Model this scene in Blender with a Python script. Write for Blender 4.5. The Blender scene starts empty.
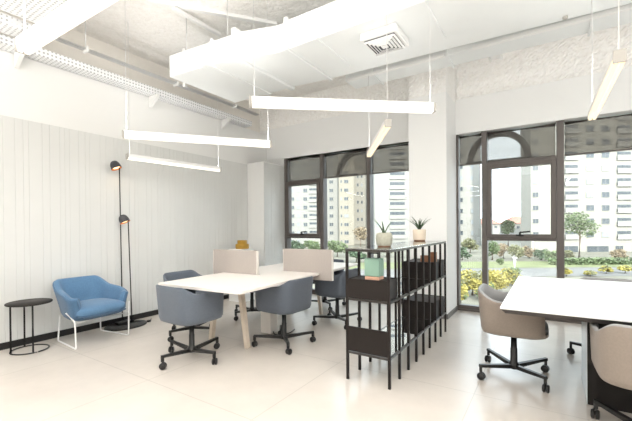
import bpy, bmesh, math, random
from mathutils import Vector, Matrix
from math import sin, cos, pi, radians, sqrt, copysign, hypot

scene = bpy.context.scene
COL = scene.collection
R = random.Random(7)

# ------------------------------------------------------------------ camera numbers
FPX, YAW, PITCH, ROLL, CY, H = 358.997, radians(32.9895), radians(-.3864), radians(-.4596), 229.55, 1.30
fw = Vector((-sin(YAW)*cos(PITCH), cos(YAW)*cos(PITCH), sin(PITCH)))
rt = fw.cross(Vector((0, 0, 1))).normalized()
up = rt.cross(fw)
rt, up = cos(ROLL)*rt + sin(ROLL)*up, -sin(ROLL)*rt + cos(ROLL)*up
CAM = Vector((0, 0, H))


def far_point(x, y, d):
    """place of a far-off thing seen along a bearing, d metres out"""
    return CAM + ((x-316)/FPX*rt - (y-CY)/FPX*up + fw)*d


# ------------------------------------------------------------------ materials
MATS = {}


def mat(name, col, rough=.5, metal=0., spec=.5, bump=None, var=0., vscale=6., emit=None, coat=0., sheen=0.):
    if name in MATS:
        return MATS[name]
    m = bpy.data.materials.new(name)
    m.use_nodes = True
    nt = m.node_tree
    b = nt.nodes['Principled BSDF']
    c = (*col, 1)
    b.inputs['Base Color'].default_value = c
    b.inputs['Roughness'].default_value = rough
    b.inputs['Metallic'].default_value = metal
    b.inputs['Specular IOR Level'].default_value = spec
    b.inputs['Coat Weight'].default_value = coat
    b.inputs['Sheen Weight'].default_value = sheen
    tc = nt.nodes.new('ShaderNodeTexCoord')
    if var:
        n = nt.nodes.new('ShaderNodeTexNoise')
        n.inputs['Scale'].default_value = vscale
        n.inputs['Detail'].default_value = 4
        nt.links.new(tc.outputs['Object'], n.inputs['Vector'])
        r = nt.nodes.new('ShaderNodeMapRange')
        r.inputs['From Min'].default_value = .3
        r.inputs['From Max'].default_value = .7
        r.inputs['To Min'].default_value = 1-var
        r.inputs['To Max'].default_value = 1+var
        nt.links.new(n.outputs['Fac'], r.inputs['Value'])
        v = nt.nodes.new('ShaderNodeMix')
        v.data_type = 'RGBA'
        v.blend_type = 'MULTIPLY'
        v.inputs['Factor'].default_value = 1
        v.inputs['A'].default_value = c
        nt.links.new(r.outputs['Result'], v.inputs['B'])
        nt.links.new(v.outputs['Result'], b.inputs['Base Color'])
    if bump:
        sc, st, dist = bump
        n = nt.nodes.new('ShaderNodeTexNoise')
        n.inputs['Scale'].default_value = sc
        n.inputs['Detail'].default_value = 6
        nt.links.new(tc.outputs['Object'], n.inputs['Vector'])
        bp = nt.nodes.new('ShaderNodeBump')
        bp.inputs['Strength'].default_value = st
        bp.inputs['Distance'].default_value = dist
        nt.links.new(n.outputs['Fac'], bp.inputs['Height'])
        nt.links.new(bp.outputs['Normal'], b.inputs['Normal'])
    if emit:
        b.inputs['Emission Color'].default_value = (*emit[0], 1)
        b.inputs['Emission Strength'].default_value = emit[1]
    MATS[name] = m
    return m


def glass_mat(name, tint, refl=.06, rough=.0):
    m = bpy.data.materials.new(name)
    m.use_nodes = True
    nt = m.node_tree
    nt.nodes.clear()
    o = nt.nodes.new('ShaderNodeOutputMaterial')
    t = nt.nodes.new('ShaderNodeBsdfTransparent')
    t.inputs['Color'].default_value = (*tint, 1)
    g = nt.nodes.new('ShaderNodeBsdfGlossy')
    g.inputs['Roughness'].default_value = rough
    f = nt.nodes.new('ShaderNodeFresnel')
    f.inputs['IOR'].default_value = 1.45
    mu = nt.nodes.new('ShaderNodeMath')
    mu.operation = 'MULTIPLY'
    mu.inputs[1].default_value = refl/.04
    mx = nt.nodes.new('ShaderNodeMixShader')
    nt.links.new(f.outputs[0], mu.inputs[0])
    nt.links.new(mu.outputs[0], mx.inputs[0])
    nt.links.new(t.outputs[0], mx.inputs[1])
    nt.links.new(g.outputs[0], mx.inputs[2])
    nt.links.new(mx.outputs[0], o.inputs[0])
    MATS[name] = m
    return m


def blind_mat():
    m = bpy.data.materials.new('screen fabric')
    m.use_nodes = True
    nt = m.node_tree
    nt.nodes.clear()
    o = nt.nodes.new('ShaderNodeOutputMaterial')
    t = nt.nodes.new('ShaderNodeBsdfTransparent')
    t.inputs['Color'].default_value = (.95, .93, .9, 1)
    d = nt.nodes.new('ShaderNodeBsdfDiffuse')
    d.inputs['Color'].default_value = (.17, .165, .155, 1)
    mx = nt.nodes.new('ShaderNodeMixShader')
    mx.inputs[0].default_value = .58
    nt.links.new(t.outputs[0], mx.inputs[1])
    nt.links.new(d.outputs[0], mx.inputs[2])
    nt.links.new(mx.outputs[0], o.inputs[0])
    return m


def floor_mat():
    m = mat('floor tiles', (.66, .615, .56), .3, 0, .5)
    nt = m.node_tree
    b = nt.nodes['Principled BSDF']
    tc = nt.nodes.new('ShaderNodeTexCoord')
    mp = nt.nodes.new('ShaderNodeMapping')
    mp.inputs['Location'].default_value = (.49+12*1.2, -2.985+12*1.2, 0)
    nt.links.new(tc.outputs['Object'], mp.inputs['Vector'])
    br = nt.nodes.new('ShaderNodeTexBrick')
    br.offset = 0
    br.inputs['Scale'].default_value = 1
    br.inputs['Mortar Size'].default_value = .004
    br.inputs['Mortar Smooth'].default_value = .1
    br.inputs['Brick Width'].default_value = 1.2
    br.inputs['Row Height'].default_value = 1.2
    br.inputs['Color1'].default_value = (.67, .615, .56, 1)
    br.inputs['Color2'].default_value = (.66, .61, .555, 1)
    br.inputs['Mortar'].default_value = (.55, .51, .46, 1)
    nt.links.new(mp.outputs[0], br.inputs['Vector'])
    n = nt.nodes.new('ShaderNodeTexNoise')
    n.inputs['Scale'].default_value = 1.7
    n.inputs['Detail'].default_value = 7
    n.inputs['Roughness'].default_value = .65
    nt.links.new(tc.outputs['Object'], n.inputs['Vector'])
    r = nt.nodes.new('ShaderNodeMapRange')
    r.inputs['From Min'].default_value = .3
    r.inputs['From Max'].default_value = .7
    r.inputs['To Min'].default_value = .94
    r.inputs['To Max'].default_value = 1.05
    nt.links.new(n.outputs['Fac'], r.inputs['Value'])
    v = nt.nodes.new('ShaderNodeMix')
    v.data_type = 'RGBA'
    v.blend_type = 'MULTIPLY'
    v.inputs['Factor'].default_value = 1
    nt.links.new(br.outputs['Color'], v.inputs['A'])
    nt.links.new(r.outputs['Result'], v.inputs['B'])
    nt.links.new(v.outputs['Result'], b.inputs['Base Color'])
    r2 = nt.nodes.new('ShaderNodeMapRange')
    r2.inputs['To Min'].default_value = .16
    r2.inputs['To Max'].default_value = .32
    nt.links.new(n.outputs['Fac'], r2.inputs['Value'])
    nt.links.new(r2.outputs['Result'], b.inputs['Roughness'])
    return m


def spray_mat(name, c1, c2, st=.5, dist=.025):
    m = mat(name, c1, .95, 0, .1)
    nt = m.node_tree
    b = nt.nodes['Principled BSDF']
    tc = nt.nodes.new('ShaderNodeTexCoord')
    vo = nt.nodes.new('ShaderNodeTexVoronoi')
    vo.inputs['Scale'].default_value = 17
    n = nt.nodes.new('ShaderNodeTexNoise')
    n.inputs['Scale'].default_value = 24
    n.inputs['Detail'].default_value = 5
    n.inputs['Roughness'].default_value = .7
    ad = nt.nodes.new('ShaderNodeMath')
    ad.operation = 'SUBTRACT'
    nt.links.new(tc.outputs['Object'], vo.inputs['Vector'])
    nt.links.new(tc.outputs['Object'], n.inputs['Vector'])
    nt.links.new(n.outputs['Fac'], ad.inputs[0])
    nt.links.new(vo.outputs['Distance'], ad.inputs[1])
    bp = nt.nodes.new('ShaderNodeBump')
    bp.inputs['Strength'].default_value = st
    bp.inputs['Distance'].default_value = dist
    nt.links.new(ad.outputs[0], bp.inputs['Height'])
    nt.links.new(bp.outputs['Normal'], b.inputs['Normal'])
    rp = nt.nodes.new('ShaderNodeValToRGB')
    rp.color_ramp.elements[0].position = .35
    rp.color_ramp.elements[0].color = (*c2, 1)
    rp.color_ramp.elements[1].position = .6
    rp.color_ramp.elements[1].color = (*c1, 1)
    nt.links.new(n.outputs['Fac'], rp.inputs[0])
    nt.links.new(rp.outputs[0], b.inputs['Base Color'])
    return m


def perforated_mat():
    m = mat('perforated sheet', (.86, .87, .88), .45)
    nt = m.node_tree
    b = nt.nodes['Principled BSDF']
    tc = nt.nodes.new('ShaderNodeTexCoord')
    vo = nt.nodes.new('ShaderNodeTexVoronoi')
    vo.inputs['Scale'].default_value = 24
    vo.inputs['Randomness'].default_value = .12
    rp = nt.nodes.new('ShaderNodeValToRGB')
    rp.color_ramp.interpolation = 'CONSTANT'
    rp.color_ramp.elements[0].color = (.45, .45, .46, 1)
    rp.color_ramp.elements[1].position = .25
    rp.color_ramp.elements[1].color = (.86, .87, .88, 1)
    nt.links.new(tc.outputs['Object'], vo.inputs['Vector'])
    nt.links.new(vo.outputs['Distance'], rp.inputs[0])
    nt.links.new(rp.outputs[0], b.inputs['Base Color'])
    return m


M_WALL = mat('white wall paint', (.83, .83, .815), .7, bump=(60, .05, .002))
M_PANEL = mat('wall panelling', (.70, .705, .69), .55, var=.015, vscale=2)
M_BEAM = mat('white plaster', (.88, .885, .88), .75, bump=(30, .05, .003))
M_CONC = mat('bare concrete', (.86, .83, .78), .9, var=.04, vscale=3, bump=(18, .2, .01))
M_SPRAY = spray_mat('sprayed ceiling', (.95, .935, .91), (.885, .865, .83), .5, .032)
M_SPRAYW = spray_mat('sprayed beam', (.96, .955, .94), (.91, .895, .87))
M_FLOOR = floor_mat()
M_BASE = mat('black skirting', (.012, .011, .011), .45)
M_GREYBASE = mat('grey skirting', (.16, .155, .15), .45)
M_DUCT = mat('painted duct', (.82, .84, .84), .5, var=.02, vscale=2)
M_FRAME = mat('window frame', (.115, .10, .092), .42, spec=.5)
M_FRAME2 = mat('sash frame', (.10, .085, .077), .42)
M_GLASS = glass_mat('window glass', (.95, .97, .97), .045)
M_SHELFGLASS = glass_mat('shelf glass', (.62, .68, .68), .14)
M_BLIND = blind_mat()
M_BLACK = mat('black metal', (.012, .012, .012), .42, var=.1, vscale=30)
M_RUBBER = mat('black nylon', (.013, .012, .012), .38)
M_SHELF = mat('bronze black metal', (.015, .011, .0095), .5, spec=.28, var=.06, vscale=20)
M_SHELFRAIL = mat('lighter rail metal', (.05, .045, .042), .28, metal=.4)  # rails in a lighter tone than the posts
M_SHELFEDGE = mat('shelf rail metal', (.16, .15, .14), .3, metal=.5)
M_WHITE = mat('white metal', (.85, .85, .84), .35)
M_LAMPW = mat('white lamp housing', (.86, .86, .85), .4)
M_GLOW = mat('lit diffuser', (.35, .33, .3), .4, emit=((1, .80, .54), 1.0))
M_GLOWW = mat('lit white diffuser', (.5, .5, .48), .4, emit=((1, .93, .82), 1.1))
M_GREYCAP = mat('lamp end cap', (.45, .43, .40), .5)
M_TABLE = mat('pale laminate', (.80, .755, .71), .38, var=.01, vscale=2)
M_DESK = mat('white laminate', (.86, .86, .86), .42)
M_DESKEDGE = mat('dark desk edge', (.05, .043, .04), .45)
M_PED = mat('black pedestal', (.011, .009, .008), .5, spec=.3)
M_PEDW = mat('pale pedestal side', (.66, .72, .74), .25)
M_WOOD = mat('whitewashed oak', (.66, .57, .47), .55, var=.06, vscale=14, bump=(40, .08, .003))
M_FELT = mat('beige felt', (.43, .385, .355), .95, bump=(160, .25, .002), var=.03, vscale=50)
M_FELTEDGE = mat('cream felt edge', (.72, .69, .64), .9)
M_BLUEGREY = mat('blue grey fabric', (.115, .136, .168), .92, bump=(220, .3, .002), var=.06, vscale=90, sheen=.15)
M_SLATE = mat('slate fabric', (.095, .112, .14), .92, bump=(220, .3, .002), var=.06, vscale=90, sheen=.15)
M_TAUPE = mat('taupe fabric', (.27, .225, .19), .9, bump=(220, .3, .002), var=.05, vscale=90, sheen=.15)
M_GREYIN = mat('grey upholstery', (.30, .30, .30), .6, bump=(100, .1, .002))
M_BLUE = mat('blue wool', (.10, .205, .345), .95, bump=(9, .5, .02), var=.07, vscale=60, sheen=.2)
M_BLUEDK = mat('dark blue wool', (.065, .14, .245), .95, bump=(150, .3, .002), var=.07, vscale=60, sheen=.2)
M_PIPING = mat('pale piping', (.4, .5, .6), .8)
M_COPPER = mat('copper inside', (.75, .28, .12), .35, metal=.6)
M_BULB = mat('warm bulb', (.9, .8, .6), .4, emit=((1, .62, .3), 2.5))
M_GREYDOME = mat('charcoal shade', (.045, .048, .055), .5)
M_TABTOP = mat('dark stained top', (.018, .015, .013), .5, spec=.3)
M_POT = mat('speckled stone pot', (.36, .355, .29), .85, var=.12, vscale=40, bump=(60, .2, .003))
M_POT2 = mat('cream clay pot', (.72, .62, .50), .7, var=.03, vscale=20)
M_SAUCER = mat('brown saucer', (.22, .11, .06), .6)
M_SOIL = mat('soil', (.05, .035, .025), .95, bump=(60, .8, .01))
M_ALOE = mat('aloe leaf', (.075, .12, .065), .5, var=.25, vscale=25)
M_ALOE2 = mat('young aloe leaf', (.10, .15, .07), .5, var=.25, vscale=25)
M_MINT = mat('mint enamel', (.22, .36, .285), .45)
M_PINKWOOD = mat('pale beech', (.62, .36, .25), .55, var=.08, vscale=20)
M_BLOCK = mat('cherry wood', (.33, .15, .075), .5, var=.15, vscale=25)
M_MUSTARD = mat('mustard glaze', (.46, .26, .03), .45, var=.12, vscale=20)
M_RED = mat('roof tile', (0.246, 0.115, 0.082), .85, var=.15, vscale=1.2)
M_BWHITE = mat('white render', (0.237, 0.231, 0.211), .9, var=.03, vscale=.3)
M_BCREAM = mat('cream render', (0.234, 0.212, 0.170), .9, var=.04, vscale=.3)
M_BIVORY = mat('ivory render', (0.243, 0.231, 0.200), .9, var=.03, vscale=.3)
M_PANE = mat('far window pane', (.05, .06, .068), .25, var=.35, vscale=.35)
M_PANEL2 = mat('pale shutter', (0.197, 0.213, 0.221), .5, var=.1, vscale=.5)
M_RAIL = mat('balcony glass', (0.246, 0.271, 0.279), .3)
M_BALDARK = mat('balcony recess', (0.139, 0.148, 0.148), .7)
M_GRASS = mat('lawn grass', (0.123, 0.135, 0.057), .95, var=.2, vscale=.5)
M_EARTH = mat('dry earth', (0.123, 0.115, 0.086), .95, var=.25, vscale=.3)
M_ROAD = mat('pale asphalt', (0.119, 0.115, 0.107), .9, var=.08, vscale=.8)
M_LEAF = mat('dark leaves', (0.061, 0.090, 0.049), .8, var=.4, vscale=1.3)
M_LEAFM = mat('mid green leaves', (0.102, 0.135, 0.061), .8, var=.4, vscale=1.3)
M_LEAFG = mat('olive leaves', (0.156, 0.156, 0.082), .8, var=.35, vscale=1.3)
M_LEAFY = mat('yellow leaves', (0.295, 0.254, 0.066), .8, var=.35, vscale=2)
M_LEAFB = mat('dry brown leaves', (0.197, 0.152, 0.094), .8, var=.35, vscale=1.5)
M_TRUNK = mat('bark', (.16, .12, .09), .9, var=.2, vscale=8)


# ------------------------------------------------------------------ mesh helpers
def box(bm, c, s, mi=0, rot=None, bev=0.):
    mtx = Matrix.Translation(Vector(c)) @ (rot if rot is not None else Matrix()) @ Matrix.Diagonal((s[0], s[1], s[2], 1))
    g = bmesh.ops.create_cube(bm, size=1, matrix=mtx)
    fs = {f for v in g['verts'] for f in v.link_faces}
    for f in fs:
        f.material_index = mi
    if bev:
        es = {e for v in g['verts'] for e in v.link_edges}
        r = bmesh.ops.bevel(bm, geom=list(es), offset=bev, segments=2, profile=.5, affect='EDGES')
        for f in r['faces']:
            f.material_index = mi
    return g


def bb(bm, x0, x1, y0, y1, z0, z1, mi=0, bev=0.):
    return box(bm, ((x0+x1)/2, (y0+y1)/2, (z0+z1)/2), (abs(x1-x0), abs(y1-y0), abs(z1-z0)), mi, None, bev)


def basis(d):
    d = d.normalized()
    a = Vector((0, 0, 1)) if abs(d.z) < .95 else Vector((1, 0, 0))
    s = d.cross(a).normalized()
    return s, s.cross(d).normalized()


def bar(bm, a, b, w, h, mi=0, w2=None, h2=None):
    """rectangular bar from a to b"""
    a, b = Vector(a), Vector(b)
    s, u = basis(b-a)
    w2 = w if w2 is None else w2
    h2 = h if h2 is None else h2
    r = []
    for p, ww, hh in ((a, w, h), (b, w2, h2)):
        r.append([bm.verts.new(p + s*ww/2*i + u*hh/2*j) for i, j in ((-1, -1), (1, -1), (1, 1), (-1, 1))])
    fs = [bm.faces.new(r[0][::-1]), bm.faces.new(r[1])]
    for k in range(4):
        fs.append(bm.faces.new((r[0][k], r[0][(k+1) % 4], r[1][(k+1) % 4], r[1][k])))
    for f in fs:
        f.material_index = mi


def tube(bm, pts, rad, mi=0, seg=10, closed=False):
    pts = [Vector(p) for p in pts]
    n = len(pts)
    rings = []
    ref = None
    for i, p in enumerate(pts):
        if closed:
            d = (pts[(i+1) % n]-pts[i-1])
        else:
            d = pts[min(i+1, n-1)]-pts[max(i-1, 0)]
        d.normalize()
        if ref is None:
            s, u = basis(d)
        else:
            s = (ref - d*ref.dot(d)).normalized()
            u = d.cross(s)
        ref = s
        r = rad[i] if isinstance(rad, (list, tuple)) else rad
        rings.append([bm.verts.new(p + (s*cos(2*pi*k/seg) + u*sin(2*pi*k/seg))*r) for k in range(seg)])
    m = n if closed else n-1
    for i in range(m):
        A, B = rings[i], rings[(i+1) % n]
        for k in range(seg):
            f = bm.faces.new((A[k], A[(k+1) % seg], B[(k+1) % seg], B[k]))
            f.material_index = mi
            f.smooth = True
    if not closed:
        for f in (bm.faces.new(rings[0][::-1]), bm.faces.new(rings[-1])):
            f.material_index = mi


def fillet(pts, r, n=5):
    """round the corners of a polyline"""
    pts = [Vector(p) for p in pts]
    out = [pts[0]]
    for i in range(1, len(pts)-1):
        p, a, b = pts[i], pts[i-1], pts[i+1]
        d1, d2 = (a-p), (b-p)
        rr = min(r, d1.length*.45, d2.length*.45)
        q1, q2 = p+d1.normalized()*rr, p+d2.normalized()*rr
        for k in range(n+1):
            t = k/n
            out.append(q1*(1-t)**2 + p*2*t*(1-t) + q2*t*t)
    out.append(pts[-1])
    return out


def lathe(bm, prof, seg=28, mi=0, c=(0, 0, 0), mtx=None, sx=1., sy=1.):
    """profile [(r, z)] turned about z; mi may be a list per segment"""
    c = Vector(c)
    rings = []
    for r, z in prof:
        if r < 1e-6:
            p = Vector((0, 0, z))
            rings.append([bm.verts.new(((mtx @ p) if mtx else p)+c)])
        else:
            ring = []
            for k in range(seg):
                p = Vector((r*sx*cos(2*pi*k/seg), r*sy*sin(2*pi*k/seg), z))
                ring.append(bm.verts.new(((mtx @ p) if mtx else p)+c))
            rings.append(ring)
    for i in range(len(rings)-1):
        A, B = rings[i], rings[i+1]
        m = mi[i] if isinstance(mi, (list, tuple)) else mi
        for k in range(seg):
            k2 = (k+1) % seg
            if len(A) == 1 and len(B) == 1:
                continue
            if len(A) == 1:
                f = bm.faces.new((A[0], B[k2], B[k]))
            elif len(B) == 1:
                f = bm.faces.new((A[k], A[k2], B[0]))
            else:
                f = bm.faces.new((A[k], A[k2], B[k2], B[k]))
            f.material_index = m
            f.smooth = True


def prism(bm, poly, z0, z1, mi=0, mtop=None):
    """extruded outline in xy"""
    a = [bm.verts.new((x, y, z0)) for x, y in poly]
    b = [bm.verts.new((x, y, z1)) for x, y in poly]
    n = len(poly)
    f = bm.faces.new(a[::-1]); f.material_index = mi
    f = bm.faces.new(b); f.material_index = mi if mtop is None else mtop
    for k in range(n):
        f = bm.faces.new((a[k], a[(k+1) % n], b[(k+1) % n], b[k]))
        f.material_index = mi


def extrude_profile(bm, prof, a, b, side, upv, mi=0, cap=True):
    """closed profile [(s,u)] swept from a to b"""
    a, b, side, upv = Vector(a), Vector(b), Vector(side), Vector(upv)
    A = [bm.verts.new(a+side*s+upv*u) for s, u in prof]
    B = [bm.verts.new(b+side*s+upv*u) for s, u in prof]
    n = len(prof)
    for k in range(n):
        f = bm.faces.new((A[k], A[(k+1) % n], B[(k+1) % n], B[k]))
        f.material_index = mi[k] if isinstance(mi, (list, tuple)) else mi
    if cap:
        m = mi[0] if isinstance(mi, (list, tuple)) else mi
        f = bm.faces.new(A[::-1]); f.material_index = m
        f = bm.faces.new(B); f.material_index = m


def obj(name, bm, mats, parent=None, smooth=False, loc=None, fix=True):
    if fix:
        bmesh.ops.recalc_face_normals(bm, faces=bm.faces[:])
    me = bpy.data.meshes.new(name)
    bm.to_mesh(me)
    bm.free()
    for m in (mats if isinstance(mats, (list, tuple)) else [mats]):
        me.materials.append(m)
    if smooth:
        for p in me.polygons:
            p.use_smooth = True
    o = bpy.data.objects.new(name, me)
    COL.objects.link(o)
    if parent is not None:
        o.parent = parent
    if loc is not None:
        o.location = loc
    return o


def tag(o, label, cat, group=None, kind=None):
    if label:
        o['label'] = label
    if cat:
        o['category'] = cat
    if group:
        o['group'] = group
    if kind:
        o['kind'] = kind
    return o


def thing(name, label, cat, loc=(0, 0, 0), rz=0., group=None, kind=None):
    o = bpy.data.objects.new(name, None)
    o.empty_display_size = .1
    COL.objects.link(o)
    o.location = loc
    o.rotation_euler = (0, 0, rz)
    return tag(o, label, cat, group, kind)


KIDS = {}


def copy_tree(src, parent=None):
    c = src.copy()
    COL.objects.link(c)
    if parent is not None:
        c.parent = parent
    for ch in [o for o in scene.objects if o.parent == src]:
        copy_tree(ch, c)
    return c


def struct(name, bm, mats, parent=None, smooth=False, label=None):
    o = obj(name, bm, mats, parent, smooth)
    if parent is None:
        o['kind'] = 'structure'
        if label:
            o['label'] = label
    return o


# ================================================================== ROOM SHELL
XL, YW, YB, XR, ZC = -4.967, 5.847, -3.2, 4.2, 3.9
ZP = 2.54
bm = bmesh.new()
bb(bm, XL-.4, XR, YB, YW+.12, -.2, 0)
struct('floor', bm, M_FLOOR, label='pale beige large format floor tiles')

bm = bmesh.new()
bb(bm, XL-.6, XR+.2, YB-.2, YW+.3, ZC, ZC+.25)
struct('ceiling', bm, M_SPRAY, label='rough sprayed white ceiling slab')

# left wall: grooved panelling up to ZP, plain partition above, bare wall behind it
bm = bmesh.new()
bb(bm, XL-.2, XL-.012, YB, YW, 0, 3.25, 0)
cells = []
y = YB
pat = [.052, .052, .105, .075, .052, .13, .075, .105]
k = 0
prof = [(XL, YB)]
while y < 5.19:
    w = pat[k % len(pat)]
    k += 1
    y2 = min(y+w, 5.19)
    prof += [(XL, y2-.005), (XL-.0035, y2-.0025), (XL, y2)]
    y = y2
lo = [bm.verts.new((x, yy, 0)) for x, yy in prof]
hi = [bm.verts.new((x, yy, ZP)) for x, yy in prof]
for i in range(len(prof)-1):
    bm.faces.new((lo[i], lo[i+1], hi[i+1], hi[i])).material_index = 1
e = [bm.verts.new((XL-.012, yy, ZP)) for x, yy in (prof[0], prof[-1])]
bm.faces.new([hi[0]] + hi[1:] + [e[1], e[0]]).material_index = 1
struct('wall_left', bm, [M_WALL, M_PANEL], label='pale grooved panel wall with plain white strip above')
bm = bmesh.new()
bb(bm, XL-.5, XL-.22, YB, YW+.2, 0, ZC)
struct('wall_left_rear', bm, M_CONC, label='bare pale concrete wall above the white partition')
bm = bmesh.new()
bb(bm, XL, XL+.012, YB, 5.19, 0, .075)
struct('baseboard_left', bm, M_BASE, label='black skirting along the panelled wall')

# corner column with grooved side
bm = bmesh.new()
bb(bm, XL-.2, -4.552, 5.2, YW-.06, 0, 2.56)
bb(bm, -4.99, -4.541, 5.201, YW-.06, 2.541, 2.56)
bb(bm, XL-.2, -4.541, YW-.06, YW+.12, 0, 2.72)
prof = []
yy = 5.2
k = 0
while yy < YW:
    w = pat[k % len(pat)]
    k += 1
    y2 = min(yy+w, YW)
    prof += [(-4.54, yy), (-4.54, y2-.005), (-4.5435, y2-.0025)]
    yy = y2
prof.append((-4.54, YW))
lo = [bm.verts.new((x, q, 0)) for x, q in prof]
hi = [bm.verts.new((x, q, ZP)) for x, q in prof]
for i in range(len(prof)-1):
    bm.faces.new((lo[i], lo[i+1], hi[i+1], hi[i])).material_index = 1
struct('column', bm, [M_WALL, M_PANEL], label='boxed corner column beside the first window')
# middle column
bm = bmesh.new()
bb(bm, -1.73, -1.195, 5.19, YW+.1, 0, 3.17)
struct('column', bm, M_BEAM, label='white square column between the two windows')
bm = bmesh.new()
bb(bm, -1.74, -1.183, 5.178, YW-.0, 0, .07)
struct('baseboard_middle', bm, M_GREYBASE, label='grey skirting round the white column')
# beams over the windows
bm = bmesh.new()
bb(bm, XL-.2, -1.73, YW-.06, YW+.15, 2.70, 3.345)
struct('beam', bm, M_BEAM, label='deep white beam over the first window')
bm = bmesh.new()
bb(bm, -1.195, XR, YW-.06, YW+.15, 2.70, 3.225)
struct('beam', bm, M_BEAM, label='white beam over the second window')
# sprayed upper band, real relief
def relief(bm, x0, x1, z0, z1, yf, st=.022, amp=.013):
    nx, nz = int((x1-x0)/st), int((z1-z0)/st)
    g = [[bm.verts.new((x0+(x1-x0)*i/nx, yf-(R.random()*amp if 0 < i < nx and 0 < j < nz else 0), z0+(z1-z0)*j/nz)) for i in range(nx+1)] for j in range(nz+1)]
    for j in range(nz):
        for i in range(nx):
            bm.faces.new((g[j][i], g[j][i+1], g[j+1][i+1], g[j+1][i]))
    bb(bm, x0+.001, x1-.001, yf+.002, yf+.2, z0+.001, z1)
bm = bmesh.new()
relief(bm, XL-.3, -1.73, 3.345, ZC, YW-.03)
relief(bm, -1.73, -1.195, 3.17, ZC, 5.19)
bb(bm, -1.728, -1.1975, 5.21, YW+.1, 3.172, ZC)
relief(bm, -1.195, XR, 3.225, ZC, YW-.03)
struct('wall_back_upper', bm, M_SPRAYW, label='rough sprayed white band above the window beams')
# unseen walls close the room
bm = bmesh.new()
bb(bm, XR, XR+.2, YB, YW+.3, -.2, ZC)
struct('wall_right', bm, M_WALL)
bm = bmesh.new()
bb(bm, XL-.5, XR+.2, YB-.2, YB, -.2, ZC)
struct('wall_front', bm, M_WALL)

# ================================================================== WINDOWS
def pane_obj(root, x0, x1, z0, z1, y):
    bm = bmesh.new()
    bb(bm, x0, x1, y, y+.008, z0, z1)
    return obj('pane', bm, M_GLASS, root)


def frame_bar(root, name, x0, x1, z0, z1, y0=YW-.03, y1=YW+.12, m=M_FRAME):
    bm = bmesh.new()
    bb(bm, x0, x1, y0, y1, z0, z1, 0, .004)
    return obj(name, bm, m, root)


def sash(root, x0, x1, z0, z1):
    t = .062
    bm = bmesh.new()
    y0, y1 = YW-.05, YW+.06
    bb(bm, x0, x0+t, y0, y1, z0, z1, 0, .004)
    bb(bm, x1-t, x1, y0, y1, z0, z1, 0, .004)
    bb(bm, x0+t, x1-t, y0, y1, z0, z0+t, 0, .004)
    bb(bm, x0+t, x1-t, y0, y1, z1-t, z1, 0, .004)
    s = obj('sash', bm, M_FRAME2, root)
    pane_obj(s, x0+t, x1-t, z0+t, z1-t, YW+.02)
    bm = bmesh.new()
    xc = (x0+x1)/2 - .0
    bb(bm, xc-.05, xc+.05, y0-.02, y0, z0+.035, z0+.06, 0, .004)
    bar(bm, (xc, y0-.01, z0+.05), (xc, y0-.045, z0+.09), .024, .02)
    bar(bm, (xc, y0-.045, z0+.09), (xc+.125, y0-.05, z0+.102), .024, .02)
    obj('handle', bm, M_BLACK, s)
    return s


def blind(x0, x1, zb, label, ztop=2.70):
    t = thing('roller_blind', label, 'blind', ((x0+x1)/2, YW+.045, zb), group='roller blinds over the windows')
    w = (x1-x0)/2-.006
    bm = bmesh.new()
    n = 12
    bb(bm, -w, w, -.0012, .0012, .02, ztop-zb-.03)
    obj('screen', bm, M_BLIND, t)
    bm = bmesh.new()
    bb(bm, -w, w, -.008, .008, 0, .022, 0, .003)
    obj('bottom_bar', bm, M_FRAME, t)
    bm = bmesh.new()
    tube(bm, [(-w, 0, ztop-zb-.03), (w, 0, ztop-zb-.03)], .022, seg=14)
    obj('roller_tube', bm, M_FRAME, t)
    return t


ZT = 2.74
w1 = thing('window_1', 'three bay dark framed window beside the corner column', None, (0, 0, 0), kind='structure')
bm = bmesh.new()
bb(bm, -4.54, -1.73, YW-.02, YW+.12, 0, .03)
bb(bm, -4.54, -1.73, YW+.0, YW+.1, .03, .085)
obj('bottom_rail', bm, M_FRAME, w1)
frame_bar(w1, 'top_rail', -4.54, -1.73, ZT-.04, ZT)
frame_bar(w1, 'jamb', -4.54, -4.485, .08, ZT)
frame_bar(w1, 'mullion', -3.682, -3.605, .08, ZT)
frame_bar(w1, 'mullion', -2.703, -2.640, .08, ZT)
frame_bar(w1, 'jamb', -1.79, -1.735, .08, ZT)
frame_bar(w1, 'transom', -4.485, -3.682, 1.082, 1.112)
frame_bar(w1, 'transom', -4.485, -3.682, 2.198, 2.222)
sash(w1, -4.483, -3.684, 1.114, 2.196)
pane_obj(w1, -4.485, -3.682, .08, 1.082, YW+.075)
pane_obj(w1, -4.485, -3.682, 2.222, ZT-.04, YW+.085)
pane_obj(w1, -3.605, -2.703, .08, ZT-.04, YW+.085)
pane_obj(w1, -2.640, -1.79, .08, ZT-.04, YW+.085)
blind(-4.485, -3.682, 2.224, 'grey roller blind over the opening sash next to the corner column')
blind(-3.605, -2.703, 2.228, 'grey roller blind over the middle bay of the three bay window')
blind(-2.640, -1.79, 2.228, 'grey roller blind over the bay touching the white column, behind the potted aloe')

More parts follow.
